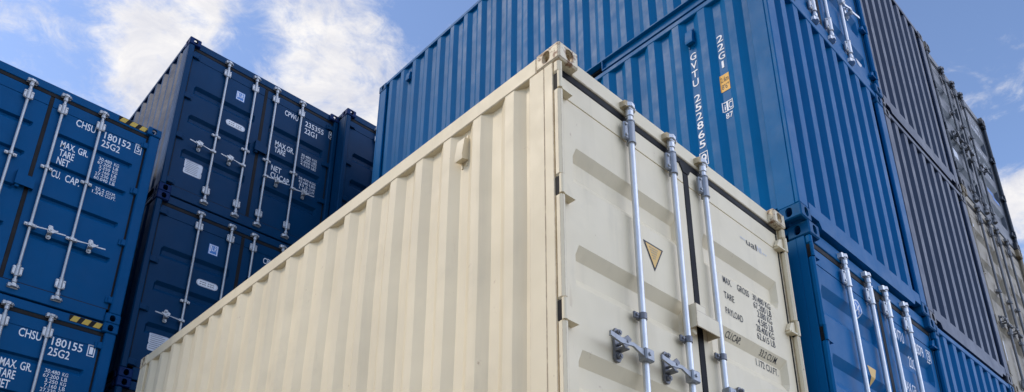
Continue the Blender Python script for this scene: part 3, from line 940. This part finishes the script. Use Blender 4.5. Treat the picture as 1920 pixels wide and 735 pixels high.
# ---- mid blue stack at the left
HC = 2.741
def hazard(H):
    r = []
    for k in range(3):
        u = 1.945 + k * 0.118
        r.append(poly((u, H - 0.088), (u + 0.068, H - 0.088), (u + 0.100, H - 0.020), (u + 0.032, H - 0.020)))
    dk = [poly((1.935, H - 0.092), (2.272, H - 0.092), (2.272, H - 0.016), (1.935, H - 0.016))]
    return r, dk
def ch_doors(serial, dig, dz=0.0):
    h = 0.090; hs = 0.041
    a = 0.02
    txt = [('CHSU', 1.512, 1.728, 2.400 - a, h), (serial, 1.832, 2.137, 2.395 - a, h), ('25G2', 1.820, 2.030, 2.275 - a, h), (dig, 2.208, 2.245, 2.400 - a, 0.082),
           ('MAX.', 1.420, 1.578, 2.015, h), ('GR.', 1.606, 1.715, 2.020, h), ('TARE', 1.427, 1.583, 1.900, h), ('NET', 1.425, 1.555, 1.788, h),
           ('CU.', 1.408, 1.503, 1.603, h), ('CAP.', 1.552, 1.705, 1.603, h)]
    for i, (n, u, x0) in enumerate((('30.480', 'KG', 1.835), ('67.200', 'LB', 1.829), ('3.250', 'KG', 1.857), ('7.160', 'LB', 1.860), ('27.230', 'KG', 1.832), ('60.040', 'LB', 1.829))):
        z = 2.034 - i * 0.0535
        txt += [(n, x0, 1.980, z, hs), (u, 2.006, 2.062, z, hs)]
    txt += [('35.2', 1.872, 1.975, 1.628, hs), ('CU.M.', 1.992, 2.100, 1.628, hs), ('1.242', 1.848, 1.975, 1.575, hs), ('CU.FT.', 1.992, 2.110, 1.575, hs)]
    hy, hk = hazard(HC)
    return dict(post_w=0.125, gap=0.022, two_sided=True, rods=[(0.55, -1), (0.983, -1), (1.345, 1), (1.765, 1)], handle_z=0.845, clamp_z=[1.62, 0.46 + 0.4], rod_z=(0.120, HC - 0.125),
                hinges=[2.46, 1.777, 1.05, 0.286], lock_box=(1.09, 1.275, 1.28, 1.42, 0.06), rod_y=0.020,
                bands=[(0.600, 0.015, 0.025, 0.045), (1.006, 0.015, 0.025, 0.045), (1.450, 0.015, 0.025, 0.045), (1.930, 0.015, 0.025, 0.045)],
                marks=[('lettering', M['white'], T(*txt) + [frame_ring(2.188, 2.264, 2.330 - a, 2.468 - a, 0.009)], 1, 0, None)],
                header_marks=[('hazard_stripe', M['rubber'], hk, None), ('hazard_stripe', M['hazard'], [(v, f) for v, f in hy], None)])
CX, CY, CZ = -2.542, 6.719, 0.287
c2 = container('mid blue container at the left edge with 180152 on its door, topmost of its stack', (CX, CY, CZ + 2 * HC), HC, MT, 'door', 0.06, ch_doors('180152', '5'))
c1 = container('mid blue container in the lower left corner with 180155 on its door', (CX, CY, CZ + HC), HC, MT, 'door', 0.06, ch_doors('180155', '1'))

# ---- navy stacks behind
def cp_doors(full=True, serial='235355'):
    h = 0.090; hs = 0.040
    txt = [('CPWU', 1.544, 1.768, 2.198, h)] + [(serial, 1.890, 2.212, 2.190, h), ('22G1', 1.894, 2.106, 2.060, h), ('9', 2.330, 2.372, 2.213, 0.085),
           ('MAX.GR.', 1.464, 1.772, 1.580, h), ('TARE', 1.467, 1.642, 1.470, h), ('NET', 1.459, 1.615, 1.140, h), ('CU.CAP.', 1.464, 1.773, 1.020, h)]
    for i, (n, u) in enumerate((('30.480', 'KGS'), ('67.200', 'LBS'), ('2.050', 'KGS'), ('4.520', 'LBS'))):
        txt += [(n, 1.895, 2.055, 1.606 - i * 0.054, hs), (u, 2.080, 2.160, 1.606 - i * 0.054, hs)]
    for i, (n, u) in enumerate((('28.430', 'KGS'), ('62.680', 'LBS'), ('33.2', 'CU.M.'), ('1.173', 'CU.FT.'))):
        txt += [(n, 1.900 + 0.01 * i, 2.065, 1.190 - i * 0.056, hs), (u, 2.085, 2.185, 1.190 - i * 0.056, hs)]
    lr = poly((0.782, 1.985), (0.912, 1.985), (0.912, 2.140), (0.782, 2.140))
    lrx = [frame_ring(0.790, 0.904, 1.993, 2.132, 0.009), poly((0.806, 2.03), (0.818, 2.03), (0.818, 2.118), (0.806, 2.118))] + T(('LR', 0.832, 0.892, 2.078, 0.07))
    oval = stadium(0.703, 0.990, 1.488, 1.585)
    otx = [poly((u, v), (u + 0.024, v), (u + 0.024, v + 0.012), (u, v + 0.012)) for v in (1.545, 1.515) for u in (0.745, 0.778, 0.806, 0.850, 0.882, 0.914)]
    oring = [stadium(0.722, 0.971, 1.503, 1.570)]
    pl = poly((0.285, 0.43), (0.500, 0.43), (0.515, 0.445), (0.515, 0.50), (0.505, 0.52), (0.515, 0.54), (0.515, 0.655), (0.500, 0.670), (0.285, 0.670), (0.270, 0.655), (0.270, 0.54), (0.280, 0.52), (0.270, 0.50), (0.270, 0.445))
    ptx = []
    for i in range(8): ptx.append(poly((0.29, 0.640 - i * 0.026), (0.29 + random.uniform(0.14, 0.20), 0.640 - i * 0.026), (0.29 + 0.17, 0.647 - i * 0.026), (0.29, 0.647 - i * 0.026)))
    return dict(post_w=0.085, gap=0.024, two_sided=True, rods=[(0.600, -1), (1.035, -1), (1.365, 1), (1.797, 1)], handle_z=0.905, clamp_z=[1.187], rod_z=(0.110, 2.591 - 0.11),
                hinges=[2.33, 1.62, 0.95, 0.22], lock_box=(1.155, 1.335, 1.265, 1.385, 0.06), rod_y=0.020,
                bands=[(0.730, 0.045, 0.06, 0.055), (1.225, 0.045, 0.055, 0.050), (1.800, 0.045, 0.06, 0.055)],
                marks=[('lettering', M['white'], T(*txt) + [frame_ring(2.306, 2.396, 2.145, 2.280, 0.008)], 1, 0, None),
                       ('blue_sticker', M['decalblue'], [lr], 0, 0, None), ('blue_sticker', M['white'], lrx, 0, 0.0012, None),
                       ('oval_sticker', M['plate'], [oval], 0, 0, None), ('oval_sticker', M['white'], oring, 0, 0.0012, None), ('oval_sticker', M['dsteel'], otx, 0, 0.0024, None),
                       ('data_plate', M['plate'], [pl], 0, 0, None), ('data_plate', M['dsteel'], ptx, 0, 0.0012, None)])
PX, PY, PZ = 0.075, 7.044, 0.1295
p3 = container('navy container with 235355 on its door, topmost of its stack against the clouds', (PX, PY, PZ + 3 * 2.591), 2.591, MN, 'door', 0.06, cp_doors())
p2 = container('navy container under the one with 235355, partly behind the cream container', (PX, PY, PZ + 2 * 2.591), 2.591, MN, 'door', 0.06, cp_doors(True, '235371'))
n3 = container('navy container just right of the 235355 one, mostly hidden behind bright blue and cream', (2.480, 6.774, 7.924), 2.591, MN, 'door', 0.06, cp_doors(True, '235362'))

# ---- ground-level containers that carry the stacks, and the next navy ones down: copies
def lower(src, loc, label):
    c = copy_tree(src); c.location = loc; c['label'] = label; return c
lower(cream, (0, 0, 0), 'cream container on the ground under the foreground cream container')
lower(b0, (2.594, -0.108, 0), 'bright blue container on the ground at the foot of the blue stack')
lower(g0, (5.110, -0.056, 0.049), 'blue container with ribbed end on the ground under the slate grey stack')
lower(d1, (7.600, -0.056, 2.284), 'weathered cream container under the one beside the slate grey stack')
lower(c1, (CX, CY, CZ), 'mid blue container on the ground at the foot of the left stack')
lower(p2, (PX, PY, PZ + 2.591), 'navy container third from the top of its stack, dark casting showing beside cream container')
lower(p2, (PX, PY, PZ), 'navy container on the ground at the foot of the navy stack')
for k in range(3):
    lower(n3, (2.480, 6.774, 7.924 - 2.591 * (k + 1)), ('navy container second from the top of the stack behind bright blue', 'navy container third from the top of the stack behind bright blue', 'navy container lowest in the stack behind bright blue')[k])
